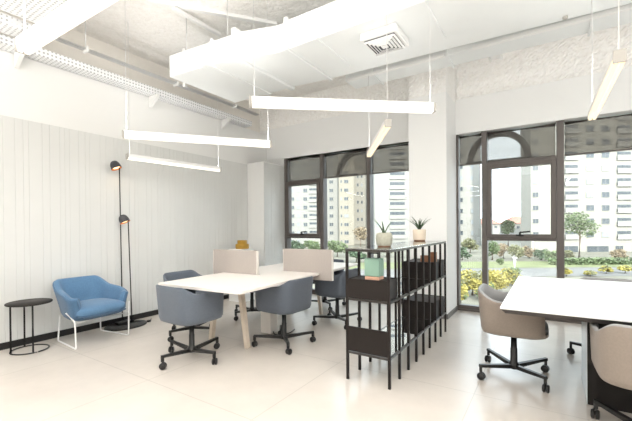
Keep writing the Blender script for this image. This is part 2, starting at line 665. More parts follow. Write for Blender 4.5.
w2 = thing('window_2', 'wide dark framed window behind the white meeting table', None, (0, 0, 0), kind='structure')
bm = bmesh.new()
bb(bm, -1.195, XR, YW-.02, YW+.12, 0, .03)
bb(bm, -1.195, XR, YW+.0, YW+.1, .03, .085)
obj('bottom_rail', bm, M_FRAME, w2)
frame_bar(w2, 'top_rail', -1.195, XR, ZT-.03, ZT+.02)
frame_bar(w2, 'jamb', -1.195, -1.165, .08, ZT)
frame_bar(w2, 'mullion', -.838, -.768, .08, ZT)
frame_bar(w2, 'mullion', .085, .172, .08, ZT)
frame_bar(w2, 'mullion', 1.19, 1.28, .08, ZT)
frame_bar(w2, 'mullion', 2.3, 2.39, .08, ZT)
frame_bar(w2, 'transom', -.768, .085, 1.082, 1.112)
frame_bar(w2, 'transom', -.768, .085, 2.198, 2.232)
sash(w2, -.766, .083, 1.114, 2.196)
pane_obj(w2, -.768, .085, .08, 1.082, YW+.075)
pane_obj(w2, -.768, .085, 2.232, ZT-.03, YW+.085)
for a, b in ((-1.165, -.838), (.172, 1.19), (1.28, 2.3), (2.39, XR-.02)):
    pane_obj(w2, a, b, .08, ZT-.03, YW+.085)
blind(-1.165, -.838, 2.228, 'narrow grey roller blind right beside the white column')
blind(-.768, .085, 2.234, 'grey roller blind above the opening sash behind the white table')
blind(.172, 1.19, 2.228, 'wide grey roller blind over the fixed bay at the right edge of the photo')


def arch(cx, label, part=1.):  # half ring added outside, standing in for a round reflection in the glass
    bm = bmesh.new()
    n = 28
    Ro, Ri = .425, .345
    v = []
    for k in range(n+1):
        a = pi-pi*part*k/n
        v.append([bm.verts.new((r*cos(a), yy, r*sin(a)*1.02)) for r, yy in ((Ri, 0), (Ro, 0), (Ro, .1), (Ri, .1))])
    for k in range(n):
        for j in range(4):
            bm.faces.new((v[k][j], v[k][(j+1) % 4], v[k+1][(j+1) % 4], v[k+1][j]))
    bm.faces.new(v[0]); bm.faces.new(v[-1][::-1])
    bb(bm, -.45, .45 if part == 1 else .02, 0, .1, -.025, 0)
    o = obj('arch_reflection', bm, mat('grey reflection ring', (.10, .095, .095), .6), loc=(cx, YW+.125, 2.29))
    tag(o, label, 'arch', 'rings standing for reflections in the glass')


arch(-.635, 'dark ring standing for a glass reflection, seen through the blind above the white table')
arch(-2.98, 'half ring for a glass reflection, seen through the middle blind of the three bay window', .62)

# ================================================================== CEILING SERVICES
duct = thing('air_duct', 'large white rectangular air duct hung below the ceiling with square diffuser', 'duct', (0, 0, 3.2))
def duct_section(name, poly, h=.31, parent=duct):
    bm = bmesh.new()
    prism(bm, poly, 0, h)
    es = [e for e in bm.edges]
    bmesh.ops.bevel(bm, geom=es, offset=.008, segments=1, affect='EDGES')
    return obj(name, bm, M_DUCT, parent)
duct_section('end_section', [(-4.0, 2.80), (-2.965, 2.885), (-2.965, 3.93), (-4.0, 3.93)], .27)
duct_section('transition_section', [(-2.90, 2.93), (-2.51, 3.07), (-2.36, 3.07), (-2.36, 3.98), (-2.90, 3.93)], .30)
duct_section('main_section', [(-2.32, 3.06), (3.9, 3.03), (3.9, 4.20), (-2.32, 3.98)])
bm = bmesh.new()
bb(bm, -2.965, -2.90, 2.86, 3.97, -.028, .32, 0, .006)
obj('flange', bm, M_DUCT, duct)
bm = bmesh.new()
bb(bm, -2.36, -2.32, 3.03, 4.0, -.02, .33, 0, .005)
obj('flange', bm, M_DUCT, duct)
for x in (-1.955, -.875, .3):
    bm = bmesh.new()
    bb(bm, x-.012, x+.012, 3.035, 3.78, -.014, 0, 0, .003)
    obj('seam_strip', bm, M_DUCT, duct)
bm = bmesh.new()
bb(bm, -3.38, -3.30, 2.80, 3.95, -.012, .0)
bar(bm, (-3.41, 2.838, .0), (-3.25, 2.851, .28), .05, .015)
obj('brace', bm, M_DUCT, duct)
# square diffuser: collar with nested louvre frames
bm = bmesh.new()
cx, cy, hs = -1.37, 3.40, .185
bb(bm, cx-hs, cx+hs, cy-hs, cy+hs, -.075, 0, 0, .008)
obj('diffuser_collar', bm, M_WHITE, duct)
bm = bmesh.new()
bb(bm, cx-.155, cx+.155, cy-.155, cy+.155, -.078, -.0765, 1)
for i, s in enumerate((.15, .12, .09, .06)):
    for dx, dy, ang in ((0, -1, 0), (0, 1, 0), (1, 0, 1), (-1, 0, 1)):
        z = -.094 - .004*i
        if ang == 0:
            box(bm, (cx, cy+dy*s, z), (2*s, .020, .004), 0, Matrix.Rotation(dy*.7, 4, 'X'))
        else:
            box(bm, (cx+dx*s, cy, z), (.020, 2*s, .004), 0, Matrix.Rotation(-dx*.7, 4, 'Y'))
bb(bm, cx-.03, cx+.03, cy-.03, cy+.03, -.108, -.10, 0)
obj('diffuser_louvre', bm, [M_WHITE, mat('diffuser dark', (.10, .10, .11), .8)], duct)
for x, y in ((-3.7, 2.815), (-3.05, 2.87), (-1.6, 3.045), (.2, 3.03), (-1.6, 4.1), (.9, 4.15)):
    bm = bmesh.new()
    tube(bm, [(x, y+.02, .25), (x, y+.02, .70)], .006, seg=6)
    obj('hanger', bm, M_WHITE, duct)

d2 = thing('air_duct', 'slim white duct running behind the large duct, nearer the windows', 'duct', (0, 0, 3.26))
bm = bmesh.new()
bb(bm, -2.3, 3.9, 4.3, 4.62, 0, .26, 0, .008)
obj('duct_body', bm, M_DUCT, d2)
bm = bmesh.new()
bb(bm, -2.25, -1.0, 4.26, 4.30, -.02, .02, 0, .003)
bb(bm, -.7, 3.9, 4.26, 4.30, -.02, .02, 0, .003)
obj('edge_rail', bm, M_WHITE, d2)
for x in (-1.9, -.98, .35, 1.6):
    bm = bmesh.new()
    bb(bm, x-.012, x+.012, 4.27, 4.66, -.015, .29)
    obj('flange', bm, M_DUCT, d2)
for x in (-1.5, .6, 2.4):
    bm = bmesh.new()
    tube(bm, [(x, 4.46, .25), (x, 4.46, .64)], .006, seg=6)
    obj('hanger', bm, M_WHITE, d2)
bm = bmesh.new()
bb(bm, -.60, -.50, 4.9, 5.0, 3.38, 3.9)
bb(bm, -.62, -.60, 4.88, 5.02, 3.36, 3.9)
bb(bm, -.50, -.48, 4.88, 5.02, 3.36, 3.9)
tag(obj('ceiling_bracket', bm, M_WHITE), 'small white channel bracket fixed to ceiling behind the ducts', 'bracket')

# tray along the panelled wall
tr = thing('cable_tray', 'long white cable tray on triangular brackets running above the panelled wall', 'cable tray', (XL+.0, 0, 3.256))
bm = bmesh.new()
bb(bm, -.08, .17, -1.5, 5.15, 0, .012)
bb(bm, .155, .17, -1.5, 5.15, .012, .09)
bb(bm, -.08, -.065, -1.5, 5.15, .012, .09)
obj('tray', bm, perforated_mat(), tr)
for y in (1.55, 3.15, 4.55):
    bm = bmesh.new()
    A = [(.004, -.001), (.20, -.001), (.20, -.05), (.024, -.16), (.004, -.16)]
    f = [[bm.verts.new((x, y+s, z)) for x, z in A] for s in (-.02, .02)]
    bm.faces.new(f[0]); bm.faces.new(f[1][::-1])
    for k in range(5):
        bm.faces.new((f[0][k], f[0][(k+1) % 5], f[1][(k+1) % 5], f[1][k]))
    obj('bracket', bm, M_WHITE, tr)
bm = bmesh.new()
bb(bm, -.05, .13, -1.4, 5.1, .014, .075)
obj('cable_bundle', bm, mat('dusty cable', (.62, .58, .53), .9, bump=(14, .9, .03), var=.25, vscale=9), tr)

pipe = thing('conduit_pipe', 'thin white conduit with rod hangers along the concrete wall above the panels', 'pipe', (-4.72, 0, 3.47))
bm = bmesh.new()
tube(bm, [(0, -1.5, 0), (0, 5.2, 0)], .022, seg=10)
tube(bm, [(.055, -1.5, .0), (.055, 5.2, .0)], .014, seg=10)
obj('pipe', bm, M_WHITE, pipe)
for y in (.6, 2.15, 3.4, 4.6):
    bm = bmesh.new()
    tube(bm, [(.02, y, .0), (.02, y, .43)], .007, seg=6)
    bb(bm, -.03, .075, y-.012, y+.012, -.03, .03)
    obj('hanger', bm, M_WHITE, pipe)

# perforated trays near the top corner
pt = thing('perforated_tray', 'wide white perforated metal tray at the top corner of the photo', 'cable tray', (-4.0, 0, 3.35))
bm = bmesh.new()
bb(bm, -.28, .52, -1.8, 1.55, 0, .01)
bb(bm, -.28, -.265, -1.8, 1.55, .01, .12)
bb(bm, .505, .52, -1.8, 1.55, .01, .12)
obj('tray', bm, perforated_mat(), pt)
for y in (-.6, .9):
    for x in (-.25, .49):
        bm = bmesh.new()
        tube(bm, [(x, y, .005), (x, y, .55)], .006, seg=6)
        obj('hanger', bm, M_WHITE, pt)
pt2 = thing('perforated_tray', 'narrow white perforated metal tray between the wide tray and the panelled wall', 'cable tray', (-4.62, 0, 3.33))
bm = bmesh.new()
bb(bm, -.1, .12, -1.8, 1.62, 0, .01)
bb(bm, .105, .12, -1.8, 1.62, .01, .1)
obj('tray', bm, perforated_mat(), pt2)
for y in (-.6, .9):
    bm = bmesh.new()
    tube(bm, [(.0, y, .005), (.0, y, .57)], .006, seg=6)
    obj('hanger', bm, M_WHITE, pt2)
bm = bmesh.new()
bb(bm, -.03, .03, -.75, .75, 0, .04, 0, .004)
o = obj('ceiling_strut', bm, M_WHITE, loc=(-3.35, 2.98, 3.86))
o.rotation_euler = (0, 0, -math.atan2(.82, 1.07))
tag(o, 'long flat white strut fixed aslant under the ceiling above the duct end', 'strut')
bm = bmesh.new()
bb(bm, -.025, .025, -.35, .35, 0, .035, 0, .004)
o = obj('ceiling_strut', bm, M_WHITE, loc=(-3.62, 2.95, 3.82))
tag(o, 'short white strut crossing under the long slanting strut', 'strut')
bm = bmesh.new()
bb(bm, -.03, .03, -.02, .02, 0, .55, 0, .003)
o = obj('hanger_channel', bm, M_WHITE, loc=(-4.42, 3.35, 3.35))
tag(o, 'white vertical hanger channel beside the end of the large duct', 'hanger')
bm = bmesh.new()
lathe(bm, [(0, 0), (.02, 0), (.022, .02), (.0, .02)], 12)
bm2 = obj('fire_sprinkler', bm, M_GREYCAP, loc=(.13, 4.0, 3.18))
tag(bm2, 'tiny grey ceiling sensor on the underside of the large duct', 'sensor')

# ================================================================== PENDANT LIGHTS
LAMP_Z = 2.20


def pendant(a, b, label, power=16., upw=1.5, glow=None):
    a, b = Vector((*a, 0)), Vector((*b, 0))
    c = (a+b)/2
    L = (b-a).length
    t = thing('pendant_light', label, 'lamp', (c.x, c.y, LAMP_Z), math.atan2(b.y-a.y, b.x-a.x), 'linear pendant lamps')
    h = L/2
    bm = bmesh.new()
    pr = [(-.030, .0), (-.030, .036), (-.022, .044), (.022, .044), (.030, .036), (.030, 0)]
    extrude_profile(bm, pr, (-h+.012, 0, 0), (h-.012, 0, 0), (0, 1, 0), (0, 0, 1))
    obj('housing', bm, M_LAMPW, t)
    bm = bmesh.new()
    pr = [(-.028, -.001), (-.024, -.028), (-.006, -.030), (-.003, -.014), (.003, -.014), (.006, -.030), (.024, -.028), (.028, -.001)]
    extrude_profile(bm, pr, (-h+.014, 0, 0), (h-.014, 0, 0), (0, 1, 0), (0, 0, 1))
    obj('diffuser', bm, glow or M_GLOWW, t)
    for s in (-1, 1):
        bm = bmesh.new()
        bb(bm, s*h-.006, s*h+.006, -.029, .029, -.026, .042, 0, .002)
        o = obj('end_cap', bm, M_GREYCAP if power > 0 else M_LAMPW, t)
        bm = bmesh.new()
        q = c+(b-a).normalized()*s*(h-.03)
        top = 3.2 if q.x > -2.3 and 3.0 < q.y < 4.15 else (3.26 if q.x > -2.3 and 4.15 <= q.y < 4.65 else ZC)
        tube(bm, [(s*(h-.03), 0, .04), (s*(h-.03), 0, top-LAMP_Z)], .0038, seg=6)
        obj('suspension_cable', bm, M_WHITE, t)
    for nm, z, p, rx, ang in (('lamp_down', -.036, power, 0, 0), ('lamp_up', .05, upw, pi, 0)):
        ld = bpy.data.lights.new(nm, 'AREA')
        ld.shape = 'RECTANGLE'
        ld.size = L-.06
        ld.size_y = .05
        ld.energy = p
        if nm == 'lamp_up':
            ld.spread = radians(115)
        ld.color = (1, .99, .975)
        lo = bpy.data.objects.new(nm, ld)
        COL.objects.link(lo)
        lo.parent = t
        lo.location = (0, 0, z)
        lo.rotation_euler = (rx, 0, 0)
    return t


UPF = .25
PW = 5.
pendant((-3.431, 1.893), (-2.542, 3.027), 'white linear pendant lamp hanging over the near end of the pale shared table', PW, 4.5)
pendant((-4.444, 2.499), (-4.287, 3.878), 'shorter looking white linear pendant lamp hanging close to the panelled wall', PW*.3, 3.)
pendant((-1.808, 1.924), (-.738, 2.815), 'long white linear pendant lamp in the middle, right below the air duct', PW)
pendant((-1.183, 2.996), (-1.893, 4.151), 'warm lit linear pendant lamp seen end on in front of the three bay window', PW, 1.5, M_GLOW)
pendant((.322, 2.52), (.303, 3.774), 'warm lit linear pendant lamp hanging over the white meeting table', PW, 1.5, M_GLOW)
pendant((-2.19, .709), (-.79, .735), 'white linear pendant lamp cut off by the upper edge at the top corner', PW, 4.)

# added fill lights without fixtures, out of view, to brighten room and ceiling
for i, (x, y) in enumerate(((-3.2, -.8), (-.6, -1.2), (2.4, -.8), (3.0, 2.2))):
    ld = bpy.data.lights.new('fill_light', 'AREA')
    ld.shape = 'RECTANGLE'
    ld.size, ld.size_y = 1.8, 1.8
    ld.energy = 13
    ld.color = (1, .995, .985)
    lo = bpy.data.objects.new('fill_light', ld)
    COL.objects.link(lo)
    lo.location = (x, y, 3.0)
    ld = ld.copy()
    ld.energy = 92
    lo = bpy.data.objects.new('fill_light_up', ld)
    COL.objects.link(lo)
    lo.location = (x, y, 2.4)
    lo.rotation_euler = (pi, 0, 0)

# ================================================================== TUB SHELL
def sstep(a, b, x):
    t = max(0., min(1., (x-a)/(b-a)))
    return t*t*(3-2*t)


def tub(bm, wid, dep, zb, zs, rim, taper=.12, thick=.028, n=3.6, seg=96, rear=1., lean=0., mi_out=0, mi_in=0, flat=.80, edge=.03, mi_rim=None):
    """closed tub; x is the facing direction, rim(theta) is the height of the edge, theta 0 = front"""
    mi_rim = mi_in if mi_rim is None else mi_rim
    def plan(th):
        c, s = cos(th), sin(th)
        x = copysign(abs(c)**(2/n), c)*dep/2
        y = copysign(abs(s)**(2/n), s)*wid/2
        y *= 1 - (1-rear)*(.5 - x/dep)
        return x, y
    zr = max(rim(2*pi*k/seg) for k in range(seg))
    def P(th, z, off, sc=None):
        x, y = plan(th)
        s = 1-taper*(1-min(1, max(0, (z-zb)/(zr-zb))))
        if sc is not None:
            s *= sc
        r = hypot(x, y)
        f = s*(1-off/max(r, .01))
        return bm.verts.new((x*f - lean*max(0, z-zs)*(1 if x < 0 else (1-x/(dep/2))), y*f, z))
    ths = [2*pi*k/seg for k in range(seg)]
    rows, ms = [], []
    def add(fn, m):
        rows.append([fn(t) for t in ths]); ms.append(m)
    add(lambda t: P(t, zb, 0, flat*.5), mi_out)
    add(lambda t: P(t, zb, 0, flat), mi_out)
    add(lambda t: P(t, zb+edge*.25, 0, flat+(1-flat)*.72), mi_out)
    add(lambda t: P(t, zb+edge, 0, 1), mi_out)
    for k in range(1, 6):
        add(lambda t, k=k: P(t, zb+edge+(rim(t)-.012-zb-edge)*k/5, 0), mi_out)
    add(lambda t: P(t, rim(t)-.003, thick*.2), mi_rim)
    add(lambda t: P(t, rim(t), thick*.5), mi_rim)
    add(lambda t: P(t, rim(t)-.003, thick*.8), mi_rim)
    add(lambda t: P(t, rim(t)-.012, thick), mi_in)
    for k in range(1, 5):
        add(lambda t, k=k: P(t, (rim(t)-.012)*(1-k/4)+(min(zs, rim(t)-.012))*k/4, thick), mi_in)
    add(lambda t: P(t, zs, thick, .6), mi_in)
    a = bm.verts.new((0, 0, zb))
    for k in range(seg):
        f = bm.faces.new((a, rows[0][(k+1) % seg], rows[0][k])); f.material_index = mi_out
    for i in range(len(rows)-1):
        for k in range(seg):
            f = bm.faces.new((rows[i][k], rows[i][(k+1) % seg], rows[i+1][(k+1) % seg], rows[i+1][k]))
            f.material_index = ms[i+1]
            f.smooth = True
    a = bm.verts.new((0, 0, zs))
    for k in range(seg):
        f = bm.faces.new((a, rows[-1][k], rows[-1][(k+1) % seg])); f.material_index = mi_in


def cushion(bm, x0, x1, wid, z0, z1, n=4., seg=64, rear=1., crown=.02, mi=0):
    cx, dep = (x0+x1)/2, x1-x0
    rows = []
    for sc, z in ((.5, z0), (.94, z0), (1., z0+(z1-z0)*.3), (1., z0+(z1-z0)*.7), (.95, z1-.004), (.8, z1+crown*.4), (.5, z1+crown*.8)):
        row = []
        for k in range(seg):
            t = 2*pi*k/seg
            c, s = cos(t), sin(t)
            x = copysign(abs(c)**(2/n), c)*dep/2
            y = copysign(abs(s)**(2/n), s)*wid/2*(1-(1-rear)*(.5-x/dep))
            row.append(bm.verts.new((cx+x*sc, y*sc, z)))
        rows.append(row)
    for i in range(len(rows)-1):
        for k in range(seg):
            f = bm.faces.new((rows[i][k], rows[i][(k+1) % seg], rows[i+1][(k+1) % seg], rows[i+1][k]))
            f.material_index = mi
            f.smooth = True
    for row, z in ((rows[0], z0), (rows[-1], z1+crown)):
        a = bm.verts.new((cx, 0, z))
        for k in range(seg):
            f = bm.faces.new((a, row[k], row[(k+1) % seg]))
            f.material_index = mi
            f.smooth = True


def back_rim(th, hb, ha, zs, wb=.62, open_=.72):
    """height round the tub: back hb, arms ha, open front"""
    a = abs((th+pi) % (2*pi)-pi)          # 0 front .. pi back
    h = ha+(hb-ha)*sstep(1.55, pi-.5, a)
    return (zs-.02)+(h-zs+.02)*sstep(open_-.05, open_+.10, a)


# ------------------------------------------------------------------ swivel chair
def swivel_chair(label, m_out, m_in, base_rot, loc, rz, group):
    t = thing('swivel_chair', label, 'chair', loc, rz, group)
    bm = bmesh.new()
    tub(bm, .545, .525, .392, .445, lambda a: back_rim(a, .757, .68, .445), taper=.05, thick=.028, n=4.2, lean=.045, flat=.86, edge=.045, mi_out=0, mi_in=1)
    obj('shell', bm, [m_out, m_in], t)
    bm = bmesh.new()
    cushion(bm, -.21, .25, .44, .44, .475, n=4.5, crown=.012)
    obj('seat_cushion', bm, m_in, t)
    bm = bmesh.new()
    bb(bm, -.09, .09, -.09, .09, .358, .378, 0, .004)
    obj('seat_plate', bm, M_BLACK, t)
    bm = bmesh.new()
    lathe(bm, [(0, .07), (.042, .07), (.044, .105), (.028, .125), (.027, .24), (.024, .245), (.024, .36), (0, .36)], 20)
    obj('column', bm, M_BLACK, t)
    for k in range(4):
        a = base_rot - rz + k*pi/2
        dx, dy = cos(a), sin(a)
        bm = bmesh.new()
        bar(bm, (dx*.03, dy*.03, .088), (dx*.335, dy*.335, .118), .034, .034, 0, .026, .022)
        bar(bm, (dx*.325, dy*.325, .122), (dx*.325, dy*.325, .068), .022, .022)
        obj('base_arm', bm, M_BLACK, t)
        bm = bmesh.new()
        px, py = -dy, dx
        ox, oy = dx*.325+px*.006, dy*.325+py*.006
        ca = a+.6
        ax = Vector((cos(ca), sin(ca), 0))
        for s in (-1, 1):
            mtx = Matrix.Translation(Vector((ox, oy, .032))+ax*s*.013) @ ax.to_track_quat('Z', 'Y').to_matrix().to_4x4()
            lathe(bm, [(0, -.010), (.026, -.010), (.031, -.005), (.031, .005), (.026, .010), (0, .010)], 18, 0, (0, 0, 0), mtx)
        tube(bm, [(ox, oy, .03), (ox, oy, .072)], .010, seg=8)
        obj('caster', bm, M_RUBBER, t)
    return t


G1 = 'swivel chairs around the pale shared table'
chA = swivel_chair('blue grey swivel tub chair at the near end of the pale table', M_BLUEGREY, M_BLUEGREY, 0., (-2.995, 2.32, 0), radians(88), G1)


def chair_copy(src, label, loc, rz, base_rot=None, group=None, mats=None, src_rz=0., src_base=0.):
    c = copy_tree(src)
    c['label'] = label
    c.location = loc
    c.rotation_euler = (0, 0, rz)
    if group:
        c['group'] = group
    return c


chB = swivel_chair('slate swivel tub chair beside the pale table, nearest to the shelf front', M_SLATE, M_SLATE, pi/4, (-2.47, 3.14, 0), radians(178), G1)
chA2 = chair_copy(chA, 'blue grey swivel tub chair tucked in at the wall side corner of the pale table', (-3.67, 2.855, 0), radians(2))
chair_copy(chA, 'swivel tub chair on the wall side of the pale table, behind the low screen', (-3.68, 3.92, 0), radians(-3))
chair_copy(chB, 'slate swivel tub chair beyond the felt screen, seen past the black shelf', (-2.40, 4.21, 0), radians(182))
chair_copy(chB, 'swivel tub chair at the far window end of the pale table', (-3.08, 5.0, 0), radians(-92))

G2 = 'swivel chairs around the white meeting table'
chR = swivel_chair('taupe swivel tub chair at the short side of the white table, facing it', M_TAUPE, M_GREYIN, pi/4, (-.258, 3.525, 0), radians(3), G2)
chair_copy(chR, 'taupe swivel tub chair cut off by the photo edge, in front of the black pedestal', (.49, 2.80, 0), radians(93))
swivel_chair('taupe swivel tub chair showing only its back beyond the white table', M_TAUPE, M_GREYIN, 0., (.505, 4.42, 0), radians(-90), G2)

# ================================================================== PALE SHARED TABLE
TR = radians(3.5)
TX, TY = -2.905, 3.585
tbl = thing('shared_table', 'long pale laminate table on whitewashed splayed wooden legs', 'table', (TX, TY, 0), TR)
def loc2(x, y):
    dx, dy = x-TX, y-TY
    return dx*cos(TR)+dy*sin(TR), -dx*sin(TR)+dy*cos(TR)
y1 = loc2(-3.275, 3.19)[1]
y2 = loc2(-2.535, 3.70)[1]
hw, hl = .56, 1.365
st = .027
def rc(cx, cy, a0, r=.05, n=5):
    return [(cx+r*cos(a0+pi/2*k/n), cy+r*sin(a0+pi/2*k/n)) for k in range(n+1)]
poly = rc(hw-.05, -hl+.05, -pi/2) + [(hw, y2-st), (.004, y2-st), (.004, y2+st), (hw, y2+st)] + rc(hw-.05, hl-.05, 0) + rc(-hw+.05, hl-.05, pi/2) \
    + [(-hw, y1+st), (-.004, y1+st), (-.004, y1-st), (-hw, y1-st)] + rc(-hw+.05, -hl+.05, pi)
bm = bmesh.new()
prism(bm, poly, .715, .74)
obj('table_top', bm, M_TABLE, tbl)
for sx, sy, tx, fx, yy in ((1, -1, .03, .125, -.76), (-1, -1, -.31, -.41, -.76), (1, 1, .03, .11, .93), (-1, 1, -.36, -.47, .93)):
    bm = bmesh.new()
    bar(bm, (fx, yy, 0), (tx, yy, .70), .05, .042, 0, .062, .045)
    obj('leg', bm, M_WOOD, tbl)
for yy in (-.76, .93):
    bm = bmesh.new()
    bb(bm, -.42, .09, yy-.02, yy+.02, .665, .714)
    obj('cross_beam', bm, M_WOOD, tbl)
bm = bmesh.new()
bb(bm, -.19, -.14, -.739, .909, .672, .712)
obj('long_beam', bm, M_WHITE, tbl)
bm = bmesh.new()
bb(bm, -.09, .06, -.26, -.12, .008, .60, 0, .006)
cb = obj('cable_column', bm, M_TABLE, tbl)
bm = bmesh.new()
tube(bm, fillet([(.05, -.19, .03), (.10, -.24, .008), (.16, -.22, .008), (.24, -.10, .008), (.20, .06, .008)], .05), .007, seg=8)
obj('cable', bm, M_BLACK, cb)
def screen(cx, cy, label):
    t = thing('desk_screen', label, 'screen', (cx, cy, .65), TR, 'felt desk screens')
    bm = bmesh.new()
    bb(bm, -.35, .35, -.019, .019, 0, .375, 0, .006)
    obj('panel', bm, M_FELT, t)
    bm = bmesh.new()
    bb(bm, .35, .358, -.017, .017, .004, .371)
    obj('edge_trim', bm, M_FELTEDGE, t)
    bm = bmesh.new()
    bb(bm, -.358, -.35, -.017, .017, .004, .371)
    obj('edge_trim', bm, M_FELTEDGE, t)
screen(-3.275, 3.20-.01, 'beige felt desk screen standing on the wall side of the pale table, mustard vase behind')
screen(-2.535, 3.70, 'beige felt desk screen jutting over the table edge on the shelf side')

# mustard vase on a white plinth
bm = bmesh.new()
bb(bm, -.16, .16, -.16, .16, 0, .925, 0, .006)
tag(obj('plinth', bm, M_WHITE, loc=(-4.62, 4.66, 0)), 'white square plinth mostly hidden behind the felt screen by the wall', 'plinth')
v = thing('ceramic_vase', 'mustard two tier round ceramic vase showing above the felt screen', 'vase', (-4.60, 4.66, .925))
v.scale = (1, 1, .82)
bm = bmesh.new()
lathe(bm, [(0, 0), (.112, 0), (.118, .01), (.118, .095), (.112, .103), (.085, .105), (.085, .170), (.08, .176), (.07, .172), (.07, .12), (0, .12)], 32)
obj('body', bm, M_MUSTARD, v)
bm = bmesh.new()
lathe(bm, [(.084, .176), (.088, .18), (.084, .184), (.076, .18), (.084, .176)], 32)
obj('rim', bm, M_MUSTARD, v)

# ================================================================== WHITE MEETING TABLE
dk = thing('meeting_table', 'wide white topped meeting table with dark slanted edge on a black pedestal', 'table', (-.285, 2.755, 0))
bm = bmesh.new()
bb(bm, 0, 2.9, 0, 1.81, .727, .742, 0, .002)
obj('table_top', bm, M_DESK, dk)
bm = bmesh.new()
a = [bm.verts.new(p) for p in ((.004, .004, .7265), (2.896, .004, .7265), (2.896, 1.806, .7265), (.004, 1.806, .7265))]
b = [bm.verts.new(p) for p in ((.03, .03, .695), (2.87, .03, .695), (2.87, 1.78, .695), (.03, 1.78, .695))]
bm.faces.new(a); bm.faces.new(b[::-1])
for k in range(4):
    bm.faces.new((a[k], a[(k+1) % 4], b[(k+1) % 4], b[k]))
obj('underside_bevel', bm, M_DESKEDGE, dk)
bm = bmesh.new()
bb(bm, .514, 2.3, .482, .975, 0, .694, 0, .003)
pd = obj('pedestal', bm, M_PED, dk)
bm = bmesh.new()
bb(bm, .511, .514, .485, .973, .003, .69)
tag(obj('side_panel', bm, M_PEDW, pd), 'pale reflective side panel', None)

# ================================================================== ARMCHAIR
ac = thing('lounge_armchair', 'blue upholstered lounge armchair on white sled legs by the panelled wall', 'armchair', (-4.535, 2.10, 0), radians(2))
def arm_rim(a, hb, ha, zs):
    b = abs((a+pi) % (2*pi)-pi)
    h = ha+(hb-ha)*sstep(.95, pi-.55, b)
    return (zs-.02)+(h-zs+.02)*sstep(.50, .66, b)
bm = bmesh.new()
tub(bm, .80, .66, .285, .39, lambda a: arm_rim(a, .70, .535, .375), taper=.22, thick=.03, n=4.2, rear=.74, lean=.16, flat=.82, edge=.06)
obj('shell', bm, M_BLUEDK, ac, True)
bm = bmesh.new()
tub(bm, .77, .632, .36, .41, lambda a: arm_rim(a, .712, .547, .385), taper=.20, thick=.06, n=4.2, rear=.74, lean=.16, flat=.85)
obj('back_cushion', bm, M_BLUE, ac, True)
bm = bmesh.new()
cushion(bm, -.22, .326, .58, .335, .428, n=4.5, rear=.84, crown=.035)
obj('seat_cushion', bm, M_BLUE, ac, True)
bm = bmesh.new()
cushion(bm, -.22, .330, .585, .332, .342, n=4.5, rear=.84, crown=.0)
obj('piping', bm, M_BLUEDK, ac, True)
for s in (-1, 1):
    bm = bmesh.new()
    tube(bm, fillet([(.185, s*.352, .40), (.262, s*.300, .30), (.265, s*.292, .009), (-.255, s*.24, .009), (-.235, s*.225, .30)], .025), .0085, seg=10)
    obj('sled_leg', bm, M_WHITE, ac)
bm = bmesh.new()
tube(bm, [(.256, -.296, .284), (.256, .296, .284)], .008, seg=10)
obj('cross_rail', bm, M_WHITE, ac)
bm = bmesh.new()
tube(bm, [(-.236, -.225, .288), (-.236, .225, .288)], .008, seg=10)
obj('cross_rail', bm, M_WHITE, ac)

# ================================================================== SIDE TABLE
sd = thing('side_table', 'small round black side table on three thin legs beside the armchair', 'side table', (-4.70, 1.555, 0))
bm = bmesh.new()
lathe(bm, [(0, .503), (.198, .503), (.205, .509), (.205, .518), (.201, .522), (0, .522)], 48)
obj('table_top', bm, M_TABTOP, sd)
for a in (-96, -9, 178):
    a = radians(a)
    bm = bmesh.new()
    tube(bm, [(.160*cos(a), .160*sin(a), .006), (.160*cos(a), .160*sin(a), .504)], .0085, seg=10)
    obj('leg', bm, M_BLACK, sd)
bm = bmesh.new()
tube(bm, [(.166*cos(2*pi*k/48), .166*sin(2*pi*k/48), .007) for k in range(48)], .007, seg=8, closed=True)
obj('base_ring', bm, M_BLACK, sd)

